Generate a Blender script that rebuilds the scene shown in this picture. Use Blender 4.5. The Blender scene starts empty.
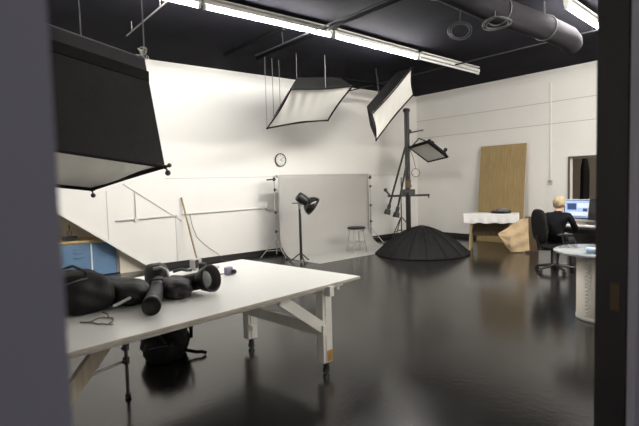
import bpy, bmesh, math, random
from mathutils import Vector, Matrix, Quaternion
random.seed(7)
V = Vector
S = bpy.context.scene
COL = S.collection

# ------------------------------------------------------------------ camera, world, exposure
cam = bpy.data.cameras.new('camera'); co = bpy.data.objects.new('camera', cam); COL.objects.link(co)
RM = Matrix(((0.7778567, 0.0614958, -0.6254256), (-0.6278404, 0.0325198, -0.7776625), (-0.0274843, 0.9975774, 0.0639053)))
co.matrix_world = Matrix.Translation((0, 0, 1.55)) @ RM.to_4x4()
cam.sensor_width = 36.0; cam.sensor_fit = 'HORIZONTAL'; cam.lens = 26.93
cam.clip_start = 0.05; cam.clip_end = 100
cam.dof.use_dof = True; cam.dof.focus_distance = 8.0; cam.dof.aperture_fstop = 3.4
S.camera = co
S.view_settings.view_transform = 'Standard'; S.view_settings.look = 'None'
S.view_settings.gamma = 1.0; S.view_settings.use_curve_mapping = False
S.view_settings.exposure = 1.25
w = bpy.data.worlds.new('world'); S.world = w; w.use_nodes = True
w.node_tree.nodes['Background'].inputs[0].default_value = (0.96, 0.92, 1.0, 1)
w.node_tree.nodes['Background'].inputs[1].default_value = 0.092
TUBE = 108.0          # strength of the lit fluorescent tubes
S.cycles.max_bounces = 8; S.cycles.diffuse_bounces = 5; S.cycles.glossy_bounces = 4
S.cycles.use_denoising = True
S.cycles.sample_clamp_indirect = 4.0

# ------------------------------------------------------------------ materials
def mat(name, col, rough=0.6, metal=0.0, var=0.06, scale=14.0, bump=0.0, bscale=60.0, emit=None, estr=0.0, trans=0.0, spec=0.5, sheen=0.0):
    m = bpy.data.materials.new(name); m.use_nodes = True
    nt = m.node_tree; b = nt.nodes['Principled BSDF']
    tc = nt.nodes.new('ShaderNodeTexCoord')
    if var:
        n = nt.nodes.new('ShaderNodeTexNoise'); n.inputs['Scale'].default_value = scale; n.inputs['Detail'].default_value = 4
        nt.links.new(tc.outputs['Object'], n.inputs['Vector'])
        r = nt.nodes.new('ShaderNodeValToRGB')
        r.color_ramp.elements[0].position = .3; r.color_ramp.elements[1].position = .7
        r.color_ramp.elements[0].color = tuple(c * (1 - var) for c in col) + (1,)
        r.color_ramp.elements[1].color = tuple(min(1, c * (1 + var)) for c in col) + (1,)
        nt.links.new(n.outputs['Fac'], r.inputs['Fac']); nt.links.new(r.outputs['Color'], b.inputs['Base Color'])
    else:
        b.inputs['Base Color'].default_value = tuple(col) + (1,)
    b.inputs['Roughness'].default_value = rough; b.inputs['Metallic'].default_value = metal
    b.inputs['Specular IOR Level'].default_value = spec
    b.inputs['Transmission Weight'].default_value = trans
    b.inputs['Sheen Weight'].default_value = sheen
    if bump:
        n2 = nt.nodes.new('ShaderNodeTexNoise'); n2.inputs['Scale'].default_value = bscale; n2.inputs['Detail'].default_value = 3
        nt.links.new(tc.outputs['Object'], n2.inputs['Vector'])
        bp = nt.nodes.new('ShaderNodeBump'); bp.inputs['Strength'].default_value = bump; bp.inputs['Distance'].default_value = .02
        nt.links.new(n2.outputs['Fac'], bp.inputs['Height']); nt.links.new(bp.outputs['Normal'], b.inputs['Normal'])
    if emit:
        b.inputs['Emission Color'].default_value = tuple(emit) + (1,); b.inputs['Emission Strength'].default_value = estr
    return m

def floor_mat():
    m = bpy.data.materials.new('polished_black_floor'); m.use_nodes = True
    nt = m.node_tree; b = nt.nodes['Principled BSDF']; L = nt.links
    tc = nt.nodes.new('ShaderNodeTexCoord')
    n = nt.nodes.new('ShaderNodeTexNoise'); n.inputs['Scale'].default_value = 1.3; n.inputs['Detail'].default_value = 6
    L.new(tc.outputs['Object'], n.inputs['Vector'])
    r = nt.nodes.new('ShaderNodeValToRGB')
    r.color_ramp.elements[0].color = (.010, .0095, .009, 1); r.color_ramp.elements[1].color = (.020, .019, .018, 1)
    L.new(n.outputs['Fac'], r.inputs['Fac'])
    v = nt.nodes.new('ShaderNodeTexVoronoi'); v.inputs['Scale'].default_value = 16
    L.new(tc.outputs['Object'], v.inputs['Vector'])
    sp = nt.nodes.new('ShaderNodeValToRGB'); sp.color_ramp.elements[0].position = .045; sp.color_ramp.elements[1].position = .075
    sp.color_ramp.elements[0].color = (1, 1, 1, 1); sp.color_ramp.elements[1].color = (0, 0, 0, 1)
    L.new(v.outputs['Distance'], sp.inputs['Fac'])
    mx = nt.nodes.new('ShaderNodeMix'); mx.data_type = 'RGBA'
    L.new(sp.outputs['Color'], mx.inputs['Factor']); L.new(r.outputs['Color'], mx.inputs['A']); mx.inputs['B'].default_value = (.055, .052, .05, 1)
    L.new(mx.outputs['Result'], b.inputs['Base Color'])
    rr = nt.nodes.new('ShaderNodeMapRange'); rr.inputs['To Min'].default_value = .13; rr.inputs['To Max'].default_value = .22
    L.new(n.outputs['Fac'], rr.inputs['Value']); L.new(rr.outputs['Result'], b.inputs['Roughness'])
    n2 = nt.nodes.new('ShaderNodeTexNoise'); n2.inputs['Scale'].default_value = 26; n2.inputs['Detail'].default_value = 2
    L.new(tc.outputs['Object'], n2.inputs['Vector'])
    bp = nt.nodes.new('ShaderNodeBump'); bp.inputs['Strength'].default_value = .03; bp.inputs['Distance'].default_value = .02
    L.new(n2.outputs['Fac'], bp.inputs['Height']); L.new(bp.outputs['Normal'], b.inputs['Normal'])
    b.inputs['IOR'].default_value = 1.44
    return m

def wood_mat(name, c1, c2, scale=3.0, rough=.55, axis=2):
    m = bpy.data.materials.new(name); m.use_nodes = True
    nt = m.node_tree; b = nt.nodes['Principled BSDF']; L = nt.links
    tc = nt.nodes.new('ShaderNodeTexCoord'); mp = nt.nodes.new('ShaderNodeMapping')
    s = [9.0, 9.0, 9.0]; s[axis] = .7; mp.inputs['Scale'].default_value = s
    L.new(tc.outputs['Object'], mp.inputs['Vector'])
    n = nt.nodes.new('ShaderNodeTexNoise'); n.inputs['Scale'].default_value = scale; n.inputs['Detail'].default_value = 7; n.inputs['Distortion'].default_value = .6
    L.new(mp.outputs['Vector'], n.inputs['Vector'])
    r = nt.nodes.new('ShaderNodeValToRGB'); r.color_ramp.elements[0].position = .32; r.color_ramp.elements[1].position = .68
    r.color_ramp.elements[0].color = tuple(c1) + (1,); r.color_ramp.elements[1].color = tuple(c2) + (1,)
    L.new(n.outputs['Fac'], r.inputs['Fac']); L.new(r.outputs['Color'], b.inputs['Base Color'])
    b.inputs['Roughness'].default_value = rough
    return m

def screen_mat():
    m = bpy.data.materials.new('lit_screen'); m.use_nodes = True
    nt = m.node_tree; b = nt.nodes['Principled BSDF']
    b.inputs['Base Color'].default_value = (.02, .02, .02, 1); b.inputs['Roughness'].default_value = .2
    b.inputs['Emission Color'].default_value = (.50, .66, 1.0, 1); b.inputs['Emission Strength'].default_value = .42
    return m

M = {}
M['wall'] = mat('white_wall_paint', (.86, .833, .79), .55, var=.015, scale=2, bump=.03, bscale=90)
M['ceil'] = mat('black_ceiling_paint', (.0135, .013, .0170), .95, var=.25, scale=1.2, bump=.1, bscale=12, spec=.05)
M['floor'] = floor_mat()
M['black_base'] = mat('black_rubber_base', (.012, .011, .011), .5)
M['seam'] = mat('wall_panel_joint', (.50, .49, .47), .7, var=.02)
M['pipe_white'] = mat('white_painted_conduit', (.72, .71, .69), .45, var=.02)
M['jamb'] = mat('grey_painted_jamb', (.42, .41, .46), .6, var=.03, scale=3)
M['frame_black'] = mat('black_door_frame', (.012, .010, .011), .5, var=.1)
M['brass'] = mat('dull_brass', (.10, .065, .03), .6, .3)
M['housing'] = mat('white_lamp_housing', (.62, .61, .58), .45, var=.02)
M['tube'] = mat('lit_tube', (.9, .9, .9), .4, var=0, emit=(1.0, .985, .95), estr=TUBE)
M['tube_fill'] = mat('lit_fill_tube', (.9, .9, .9), .4, var=0, emit=(1.0, .97, .91), estr=TUBE * 1.55)  # stronger tube for the two added fittings that light the far walls
M['tube_off'] = mat('unlit_tube', (.78, .78, .76), .25, var=0)
M['duct'] = mat('grey_duct_skin', (.015, .014, .0165), .9, .0, spec=.08, var=.12, scale=4, bump=.15, bscale=25)
M['grey_cable'] = mat('grey_cable', (.10, .10, .105), .6)
M['rail'] = mat('pale_ceiling_rail', (.035, .035, .037), .8, spec=.1)
M['steel_dark'] = mat('dark_steel_pipe', (.004, .004, .0045), .8, 0, spec=.05)
M['rope'] = mat('pale_cord', (.16, .155, .15), .8)
M['black_fabric'] = mat('black_nylon', (.008, .0078, .0074), .7, spec=.3, var=.2, scale=5, bump=.35, bscale=9)
M['navy_fabric'] = mat('faded_black_flap', (.021, .021, .025), .75, var=.15, scale=4, bump=.2, bscale=8)
M['black_trim'] = mat('black_edging', (.004, .004, .004), .75, spec=.2)
M['diffuser'] = mat('white_diffuser_cloth', (.86, .84, .78), .7, var=.02, scale=3, bump=.22, bscale=3.2)
M['black_metal'] = mat('black_metal', (.010, .0095, .009), .42, .2, var=.1)
M['grey_steel'] = mat('grey_painted_steel', (.10, .095, .09), .45, .4)
M['chrome'] = mat('worn_chrome', (.55, .54, .52), .28, .9, var=.06)
M['black_plastic'] = mat('black_plastic', (.014, .014, .015), .4, var=.1)
M['grey_plastic'] = mat('grey_plastic', (.17, .17, .18), .45)
M['light_plastic'] = mat('light_grey_plastic', (.52, .51, .49), .4)
M['glass_black'] = mat('black_lens', (.006, .006, .007), .08, var=0)
M['paper_grey'] = mat('grey_seamless_paper', (.40, .385, .36), .8, var=.02, scale=1.5)
M['table_white'] = mat('white_laminate', (.82, .81, .78), .28, var=.015, scale=4)
M['table_leg'] = mat('white_painted_timber', (.70, .68, .63), .55, var=.05, scale=6)
M['ply_edge'] = mat('worn_board_edge', (.42, .38, .32), .7)
M['amber'] = mat('amber_tape', (.40, .23, .06), .5, var=.25, scale=30)
M['oak'] = wood_mat('oak_panel', (.30, .205, .085), (.39, .285, .13))
M['rough_wood'] = wood_mat('trestle_wood', (.25, .18, .09), (.36, .27, .15), axis=2)
M['pale_plank'] = wood_mat('pale_plank', (.36, .31, .23), (.46, .41, .32), axis=2)
M['stick'] = wood_mat('stick_wood', (.30, .21, .11), (.38, .28, .16))
M['brown_board'] = wood_mat('dark_brown_board', (.07, .045, .02), (.12, .08, .04))
M['shelf_wood'] = wood_mat('pale_yellow_wood', (.50, .37, .14), (.60, .46, .20), axis=0)
M['kraft'] = mat('kraft_paper', (.50, .365, .215), .75, var=.08, scale=8, bump=.5, bscale=14)
M['white_cloth'] = mat('white_paper_cover', (.78, .76, .74), .8, var=.03, scale=8, bump=.4, bscale=20)
M['blue'] = mat('blue_cabinet_paint', (.12, .22, .36), .45, var=.06, scale=5)
M['beige'] = mat('beige_board', (.70, .64, .53), .7, var=.05, scale=3)
M['taupe_trim'] = mat('taupe_trim', (.11, .095, .08), .6)
M['fill_shade'] = mat('lit_fill_shade', (.8, .8, .75), .5, var=0, emit=(1, .93, .82), estr=19.0)  # glow of the added lamp in the far room
M['skin'] = mat('skin', (.55, .34, .25), .5, var=.05)
M['sweater'] = mat('black_sweater', (.004, .0043, .006), .95, spec=.15, var=.2, scale=20, bump=.3, bscale=40)
M['pants'] = mat('dark_trousers', (.016, .016, .02), .8)
M['hair'] = mat('blond_hair', (.37, .28, .165), .55, var=.25, scale=40, bump=.8, bscale=45)
M['eye'] = mat('eye', (.05, .04, .03), .2, var=0)
M['lip'] = mat('lip', (.45, .2, .17), .5, var=0)
M['chair_fabric'] = mat('charcoal_chair_fabric', (.009, .0085, .008), .95, spec=.2, var=.15, scale=30, bump=.2, bscale=80)
M['desk'] = mat('dark_grey_desk', (.055, .052, .05), .35, var=.1)
M['screen'] = screen_mat()
M['screen_dark'] = mat('screen_window_navy', (.02, .03, .07), .3, var=0, emit=(.05, .09, .22), estr=.3)
M['screen_white'] = mat('screen_window_white', (.1, .1, .1), .3, var=0, emit=(.85, .92, 1.0), estr=.38)
M['glass'] = mat('pale_glass', (.85, .92, .93), .05, var=0, trans=.85)
M['frosted'] = mat('pale_glass_top', (.33, .35, .36), .12, var=.03)
M['pale_yoke'] = mat('pale_yoke_plastic', (.40, .39, .37), .4)
M['cream'] = mat('cream_laminate', (.72, .66, .58), .45, var=.03)
M['blue_plastic'] = mat('pale_blue_plastic', (.45, .60, .80), .3)
M['white_plain'] = mat('white_plain', (.82, .82, .80), .5, var=.01)
M['clock_face'] = mat('clock_face', (.74, .73, .68), .5, var=0)
M['purple'] = mat('greyish_violet_plastic', (.22, .20, .30), .5)
M['cord_tan'] = mat('tan_cord', (.20, .18, .15), .75)
M['brown_coat'] = mat('brown_coat', (.06, .042, .03), .9)
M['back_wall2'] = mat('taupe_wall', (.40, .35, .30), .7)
M['grey_bag'] = mat('charcoal_soft_case', (.016, .016, .0165), .6, spec=.35, var=.15, scale=8, bump=.5, bscale=14)
M['black_gloss'] = mat('glossy_black_metal', (.012, .012, .011), .16, .0, var=0)
M['silver'] = mat('silver_reflector', (.62, .62, .60), .22, .95, var=0)
M['dome'] = mat('black_dome_nylon', (.007, .0068, .0075), .7, spec=.25, var=.1, scale=5, bump=.15, bscale=10)
M['bluegrey'] = mat('blue_grey_lining', (.10, .105, .15), .5)

# ------------------------------------------------------------------ mesh builder
def frame_from(axis):
    a = V(axis).normalized()
    t = V((0, 0, 1)) if abs(a.z) < .95 else V((1, 0, 0))
    x = t.cross(a).normalized(); y = a.cross(x)
    return x, y, a

class MB:
    def __init__(s): s.v = []; s.f = []; s.sm = []; s.mi = []; s.cur = 0
    def add(s, vs, fs, smooth=False):
        o = len(s.v); s.v += [V(p) for p in vs]
        for f in fs: s.f.append([i + o for i in f]); s.sm.append(smooth); s.mi.append(s.cur)
        return s
    def box(s, c, size, rz=0, R=None):
        R = R or Matrix.Rotation(rz, 3, 'Z'); c = V(c); h = V(size) / 2
        vs = [c + R @ V((x * h.x, y * h.y, z * h.z)) for z in (-1, 1) for y in (-1, 1) for x in (-1, 1)]
        return s.add(vs, [(0, 2, 3, 1), (4, 5, 7, 6), (0, 1, 5, 4), (2, 6, 7, 3), (0, 4, 6, 2), (1, 3, 7, 5)])
    def bar(s, p0, p1, wx, wy, up=(0, 0, 1)):
        p0 = V(p0); p1 = V(p1); a = (p1 - p0); l = a.length; a.normalize()
        y = V(up) - a * V(up).dot(a)
        y = y.normalized() if y.length > 1e-4 else frame_from(a)[0]
        x = y.cross(a)
        R = Matrix((x, y, a)).transposed()
        return s.box((p0 + p1) / 2, (wx, wy, l), R=R)
    def cyl(s, p0, p1, r0, r1=None, n=16, caps=True):
        r1 = r0 if r1 is None else r1; p0 = V(p0); p1 = V(p1); x, y, a = frame_from(p1 - p0)
        vs = []
        for p, r in ((p0, r0), (p1, r1)):
            vs += [p + x * (r * math.cos(2 * math.pi * k / n)) + y * (r * math.sin(2 * math.pi * k / n)) for k in range(n)]
        s.add(vs, [(k, (k + 1) % n, n + (k + 1) % n, n + k) for k in range(n)], True)
        if caps: s.add(vs[:n][::-1], [tuple(range(n))]); s.add(vs[n:], [tuple(range(n))])
        return s
    def lathe(s, prof, origin, axis=(0, 0, 1), n=24, closed=False):
        o = V(origin); x, y, a = frame_from(axis); vs = []; m = len(prof)
        for r, h in prof:
            vs += [o + a * h + x * (r * math.cos(2 * math.pi * k / n)) + y * (r * math.sin(2 * math.pi * k / n)) for k in range(n)]
        fs = [(i * n + k, i * n + (k + 1) % n, (i + 1) * n + (k + 1) % n, (i + 1) * n + k) for i in range(m - 1) for k in range(n)]
        return s.add(vs, fs, True)
    def tube(s, pts, r, n=8, rad=None):
        pts = [V(p) for p in pts]; vs = []; m = len(pts); px = None
        for i, p in enumerate(pts):
            t = (pts[min(i + 1, m - 1)] - pts[max(i - 1, 0)]).normalized()
            if px is None: x, y, _ = frame_from(t)
            else:
                x = (px - t * px.dot(t))
                x = x.normalized() if x.length > 1e-5 else frame_from(t)[0]
                y = t.cross(x)
            px = x; rr = rad[i] if rad else r
            vs += [p + x * (rr * math.cos(2 * math.pi * k / n)) + y * (rr * math.sin(2 * math.pi * k / n)) for k in range(n)]
        s.add(vs, [(i * n + k, i * n + (k + 1) % n, (i + 1) * n + (k + 1) % n, (i + 1) * n + k) for i in range(m - 1) for k in range(n)], True)
        s.add(vs[:n][::-1], [tuple(range(n))]); s.add(vs[-n:], [tuple(range(n))])
        return s
    def ball(s, c, r, n=14, R=None, fn=None):
        c = V(c); r = V((r, r, r)) if isinstance(r, (int, float)) else V(r); R = R or Matrix.Identity(3); m = n // 2 + 1; vs = []
        for i in range(m + 1):
            th = math.pi * i / m
            for k in range(n):
                ph = 2 * math.pi * k / n
                d = V((math.sin(th) * math.cos(ph), math.sin(th) * math.sin(ph), math.cos(th)))
                q = fn(d) if fn else 1.0
                vs.append(c + R @ V((d.x * r.x * q, d.y * r.y * q, d.z * r.z * q)))
        return s.add(vs, [(i * n + k, (i + 1) * n + k, (i + 1) * n + (k + 1) % n, i * n + (k + 1) % n) for i in range(m) for k in range(n)], True)
    def grid(s, fn, nu, nv, smooth=True, thick=0.0):
        P = [[V(fn(i / nu, j / nv)) for j in range(nv + 1)] for i in range(nu + 1)]
        vs = [p for row in P for p in row]; q = nv + 1
        fs = [(i * q + j, (i + 1) * q + j, (i + 1) * q + j + 1, i * q + j + 1) for i in range(nu) for j in range(nv)]
        if not thick: return s.add(vs, fs, smooth)
        nrm = []
        for i in range(nu + 1):
            for j in range(nv + 1):
                a = P[min(i + 1, nu)][j] - P[max(i - 1, 0)][j]; b = P[i][min(j + 1, nv)] - P[i][max(j - 1, 0)]
                nrm.append(a.cross(b).normalized())
        N = len(vs); vs2 = [p - n * thick for p, n in zip(vs, nrm)]
        fs2 = [tuple(N + k for k in f[::-1]) for f in fs]
        loop = [i * q for i in range(nu + 1)] + [nu * q + j for j in range(1, nv + 1)] + [i * q + nv for i in range(nu - 1, -1, -1)] + [j for j in range(nv - 1, 0, -1)]
        fs3 = [(loop[(k + 1) % len(loop)], loop[k], N + loop[k], N + loop[(k + 1) % len(loop)]) for k in range(len(loop))]
        return s.add(vs + vs2, fs + fs2 + fs3, smooth)
    def prism(s, poly, d):
        n = len(poly); d = V(d); a = [V(p) for p in poly]; b = [p + d for p in a]
        s.add(a + b, [tuple(range(n))[::-1], tuple(range(n, 2 * n))] + [(k, (k + 1) % n, n + (k + 1) % n, n + k) for k in range(n)])
        return s
    def torus(s, c, R, r, axis=(0, 0, 1), n=24, m=8, sy=1.0):
        x, y, a = frame_from(axis); c = V(c)
        pts = []
        vs = []
        for i in range(n):
            t = 2 * math.pi * i / n; d = x * math.cos(t) + y * math.sin(t); o = c + x * (R * math.cos(t)) + y * (R * sy * math.sin(t))
            vs += [o + d * (r * math.cos(2 * math.pi * k / m)) + a * (r * math.sin(2 * math.pi * k / m)) for k in range(m)]
        return s.add(vs, [(i * m + k, ((i + 1) % n) * m + k, ((i + 1) % n) * m + (k + 1) % m, i * m + (k + 1) % m) for i in range(n) for k in range(m)], True)
    def build(s, name, material, parent=None, bevel=0.0, mats=None, sub=0):
        mats = mats or [material]
        if parent is not None:
            inv = WM[parent.name].inverted(); vs = [inv @ p for p in s.v]; Wm = WM[parent.name]
        else:
            lo = V((min(p.x for p in s.v), min(p.y for p in s.v), min(p.z for p in s.v))); hi = V((max(p.x for p in s.v), max(p.y for p in s.v), 0))
            o0 = V(((lo.x + hi.x) / 2, (lo.y + hi.y) / 2, lo.z)); Wm = Matrix.Translation(o0); vs = [p - o0 for p in s.v]
        me = bpy.data.meshes.new(name); me.from_pydata(vs, [], s.f)
        for m_ in mats: me.materials.append(m_)
        for p, sm_, mi in zip(me.polygons, s.sm, s.mi): p.use_smooth = sm_; p.material_index = mi
        bm = bmesh.new(); bm.from_mesh(me); bmesh.ops.recalc_face_normals(bm, faces=bm.faces); bm.to_mesh(me); bm.free()
        o = bpy.data.objects.new(name, me); COL.objects.link(o)
        if parent is not None: o.parent = parent
        else: o.location = Wm.translation
        WM[o.name] = Wm.copy()
        if bevel:
            b = o.modifiers.new('bevel', 'BEVEL'); b.width = bevel; b.segments = 2; b.limit_method = 'ANGLE'
        if sub:
            b = o.modifiers.new('subsurf', 'SUBSURF'); b.levels = sub; b.render_levels = sub
        return o
WM = {}

def tag(o, label, cat, group=None, kind=None):
    o['label'] = label; o['category'] = cat
    if group: o['group'] = group
    if kind: o['kind'] = kind
    return o
def thing(name, label, cat, loc=(0, 0, 0), rz=0.0, group=None):
    o = bpy.data.objects.new(name, None); COL.objects.link(o); o.empty_display_size = .1
    o.location = loc; o.rotation_euler = (0, 0, rz)
    WM[o.name] = Matrix.Translation(loc) @ Matrix.Rotation(rz, 4, 'Z')
    return tag(o, label, cat, group)
def struct(o):
    o['kind'] = 'structure'; return o
def copy_tree(o, loc, rz, label):
    def rec(a, par):
        c = a.copy(); COL.objects.link(c)
        if par is not None: c.parent = par
        for ch in list(a.children): rec(ch, c)
        return c
    c = rec(o, None); c.location = loc; c.rotation_euler = (0, 0, rz); c['label'] = label
    WM[c.name] = Matrix.Translation(loc) @ Matrix.Rotation(rz, 4, 'Z')
    return c

# ------------------------------------------------------------------ setting
BW, RW, ZC, FW = 8.85, 10.72, 3.88, 0.447
XL = -1.2
struct(MB().box(((XL + 12.5) / 2 - .2, 3.6, -.05), (14.4, 13.2, .1)).build('floor', M['floor']))
struct(MB().box(((XL + RW) / 2, (FW + BW) / 2 + .3, ZC + .06), (RW - XL + .5, BW - FW + 1.8, .12)).build('ceiling', M['ceil']))
# back wall with the sloped opening under the stair
op = [(XL - .1, 0), (XL - .1, ZC), (RW + .1, ZC), (RW + .1, 0), (3.148, 0), (1.2, 1.458), (.2, 1.458), (.2, 0)]
struct(MB().prism([(x, BW, z) for x, z in op], (0, .12, 0)).build('wall_back', M['wall']))
dy0, dy1, dz = 3.72, 4.666, 1.93
rw = [(FW, 0), (FW, ZC), (BW, ZC), (BW, 0), (dy1, 0), (dy1, dz), (dy0, dz), (dy0, 0)]
struct(MB().prism([(RW, y, z) for y, z in rw], (.14, 0, 0)).build('wall_right', M['wall']))
struct(MB().box((XL - .06, (FW + BW) / 2, ZC / 2), (.12, BW - FW, ZC)).build('wall_left', M['wall']))
fw = [(XL, 0), (XL, ZC), (RW, ZC), (RW, 0), (1.47, 0), (1.47, 2.35), (-.06, 2.35), (-.06, 0)]
struct(MB().prism([(x, FW + .01, z) for x, z in fw], (0, .1, 0)).build('wall_front', M['wall']))
# doorway the view looks through: grey jamb on one side, black frame on the other
d1 = MB().box((.0105, FW + .03, 1.2), (.141, .06, 2.4)).box((-.26, FW - .02, 1.2), (.40, .04, 2.4)).build('door_2', M['jamb']); struct(d1)
d2 = MB().box((1.412, FW + .0385, 1.2), (.12, .073, 2.4)); d2.box((.7, FW + .04, 2.37), (1.3, .08, .06))
d2 = d2.build('door_3', M['frame_black']); struct(d2)
MB().box((1.60, FW - .012, 1.2), (.494, .02, 2.4)).build('casing', M['jamb'], d2)
MB().box((1.350, FW + .026, 1.235), (.004, .022, .07)).build('strike_plate', M['brass'], d2)
# baseboards
struct(MB().box(((3.2 + RW) / 2, BW - .008, .055), (RW - 3.2, .016, .11)).build('baseboard_back', M['black_base']))
struct(MB().box((RW - .008, (dy1 + BW) / 2, .055), (.016, BW - dy1 - .1, .11)).build('baseboard_right', M['black_base']))
# joints of the wall panels
k = 1
for z in (2.70, 3.18):
    struct(MB().box((RW - .002, 6.4, z), (.006, 5.0, .012)).build('trim_%d' % k, M['seam'])); k += 1
struct(MB().box((7.0, BW - .002, 1.70), (7.2, .006, .010)).build('trim_%d' % k, M['seam'])); k += 1
for x, z0, z1 in ((2.345, .62, 1.5), (3.575, .11, .95)):
    struct(MB().box((x, BW - .002, (z0 + z1) / 2), (.010, .006, z1 - z0)).build('trim_%d' % k, M['seam'])); k += 1
struct(MB().bar((2.63, BW - .006, 1.62), (3.69, BW - .006, .88), .018, .012).build('trim_%d' % k, M['seam'])); k += 1
# sloped edge board of the stair opening
struct(MB().bar((1.2, BW - .01, 1.458), (3.10, BW - .01, .04), .05, .03, up=(0, 1, 0)).build('trim_%d' % k, M['wall'])); k += 1
# recess under the stair
struct(MB().box((1.5, 9.78, .85), (3.6, .06, 1.7)).build('wall_recess', M['beige']))
struct(MB().prism([(3.16, BW + .12, -.02), (1.2, BW + .12, 1.465), (.1, BW + .12, 1.465), (.1, BW + .12, 1.53), (1.23, BW + .12, 1.53), (3.25, BW + .12, -.02)], (0, .68, 0)).build('ceiling_recess', M['beige']))
struct(MB().box((2.92, BW + .15, .30), (.74, .03, .60)).build('wall_recess_front', M['beige']))
struct(MB().box((.15, 9.36, .8), (.06, .8, 1.6)).build('wall_recess_end', M['beige']))

# room beyond the doorway in the right wall
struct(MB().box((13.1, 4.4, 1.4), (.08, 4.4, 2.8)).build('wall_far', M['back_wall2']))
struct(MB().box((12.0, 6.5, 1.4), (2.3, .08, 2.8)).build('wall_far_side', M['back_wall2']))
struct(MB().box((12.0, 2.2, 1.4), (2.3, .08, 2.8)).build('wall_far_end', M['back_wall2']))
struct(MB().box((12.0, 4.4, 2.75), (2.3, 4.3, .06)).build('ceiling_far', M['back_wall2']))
fr = MB().box((RW - .012, dy1 + .012, dz / 2), (.03, .035, dz)).box((RW - .012, dy0 - .012, dz / 2), (.03, .035, dz)).box((RW - .012, (dy0 + dy1) / 2, dz + .012), (.03, dy1 - dy0 + .06, .035))
struct(fr.build('door_1', M['taupe_trim']))
fl = thing('far_room_fill_lamp', 'added flat fill lamp brightening the dark room, out of sight above the doorway', 'ceiling light', (12.0, 3.9, 2.69))  # lamp added out of view to brighten the room behind the doorway
MB().lathe([(0, 2.72), (.22, 2.72), (.22, 2.68), (.20, 2.66)], (12.0, 3.9, 0), n=24).build('base', M['light_plastic'], fl)
MB().lathe([(.20, 2.665), (.16, 2.63), (0, 2.62)], (12.0, 3.9, 0), n=24).build('shade', M['fill_shade'], fl)

# ------------------------------------------------------------------ fluorescent fittings
def fixture(name, p0, p1, label, lit=True, new=False):  # new picks the stronger tube of the added fill fittings
    p0 = V(p0); p1 = V(p1); d = (p1 - p0); L = d.length; mid = (p0 + p1) / 2; rz = math.atan2(d.y, d.x)
    t = thing(name, label, 'ceiling light', (mid.x, mid.y, p0.z - .06), rz, 'fluorescent tube fittings')
    a = d.normalized(); z = p0.z
    h = MB(); ra = math.atan2(a.y, a.x)
    h.box((mid.x, mid.y, z + .055), (L, .07, .05), rz=ra)
    h.box((mid.x, mid.y, z + .11), (L * .96, .11, .02), rz=ra)
    h.build('housing', M['housing'], t, .004)
    e = .05
    MB().cyl(p0 + a * e, p1 - a * e, .019, n=14).build('tube', (M['tube_fill'] if new else M['tube']) if lit else M['tube_off'], t)
    for q in (p0 + a * .025, p1 - a * .025):
        MB().box(q + V((0, 0, .012)), (.035, .05, .075), rz=ra).build('end_cap', M['housing'], t, .004)
    for f in (.25, .75):
        q = p0 + d * f; MB().cyl((q.x, q.y, z + .115), (q.x, q.y, ZC), .006, n=6).build('hanger', M['steel_dark'], t)
    return t
zl = 3.72
fixture('fluorescent_light', (.62, 5.49, zl), (2.66, 5.50, zl), 'lit fluorescent tube nearest the big foreground softbox, cut by the top edge')
fixture('fluorescent_light', (2.69, 5.50, zl), (4.76, 5.51, zl), 'longest-looking lit fluorescent tube, second in the row across the ceiling')
fixture('fluorescent_light', (4.79, 5.51, zl), (6.88, 5.64, zl), 'lit fluorescent tube above the hanging softboxes, beside the unlit one')
fixture('fluorescent_light', (6.91, 5.64, zl), (8.97, 5.75, zl), 'unlit white fluorescent tube at the far end of the row', lit=False)
fixture('fluorescent_light', (6.48, 2.878, zl), (8.48, 3.06, zl), 'separate lit fluorescent tube beyond the grey duct, next to the black door frame')
fixture('fluorescent_light', (4.75, 1.02, zl), (6.75, 1.05, zl), 'added out-of-view tube fitting brightening the right wall, over floor before the round table', new=True)  # unseen fitting, added to lift the light on the right wall
fixture('fluorescent_light', (6.9, 1.05, zl), (8.9, 1.10, zl), 'added fill fluorescent tube hidden by the black door frame, brightening the right wall', new=True)  # second unseen fitting, added as fill for the far corner

# ------------------------------------------------------------------ duct, pipes, coils under the ceiling
dp = []
for i in range(40):
    f = i / 39
    dp.append((3.3 + 3.9 * f, 3.06 + .13 * f, 3.52 + .015 * math.sin(f * 9)))
dp += [(7.30, 3.20, 3.51), (7.38, 3.21, 3.49), (7.46, 3.22, 3.465)]
duct = thing('air_duct', 'fat grey flexible air duct running under the black ceiling', 'duct', (5.3, 3.1, 3.3))
MB().tube(dp, .2, 20, rad=[.155 + .004 * (i % 2) for i in range(len(dp) - 1)] + [.14]).build('hose', M['duct'], duct)
for f in (8, 20, 32):
    q = V(dp[f]); MB().torus(q, .164, .008, (1, 0, 0), 24, 6).cyl(q + V((0, 0, .16)), (q.x, q.y, ZC), .008, n=6).build('strap', M['grey_cable'], duct)
def coil(c, R, axis, label, turns=4):
    x, y, a = frame_from(axis); pts = []
    for i in range(turns * 20):
        t = i / 20 * 2 * math.pi; rr = R * (1 + .16 * math.sin(i * .075)); pts.append(V(c) + x * rr * math.cos(t) + y * rr * .75 * math.sin(t) + a * (.01 * math.sin(i * .61)))
    m = MB().tube(pts, .006, 6)
    top = max(pts, key=lambda p: p.z); m.tube([top, (top.x + .03, top.y, (top.z + ZC) / 2), (top.x, top.y, ZC)], .007, 6)
    tag(m.build('cable_coil', M['grey_cable']), label, 'cable coil', 'cable coils under the ceiling')
coil((5.12, 3.04, 3.30), .14, (.25, .25, 1), 'flat grey coil of cable hanging just under the duct')
coil((5.265, 3.633, 3.40), .13, (1, .9, .1), 'upright grey coil of cable hanging left of the duct')
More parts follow.
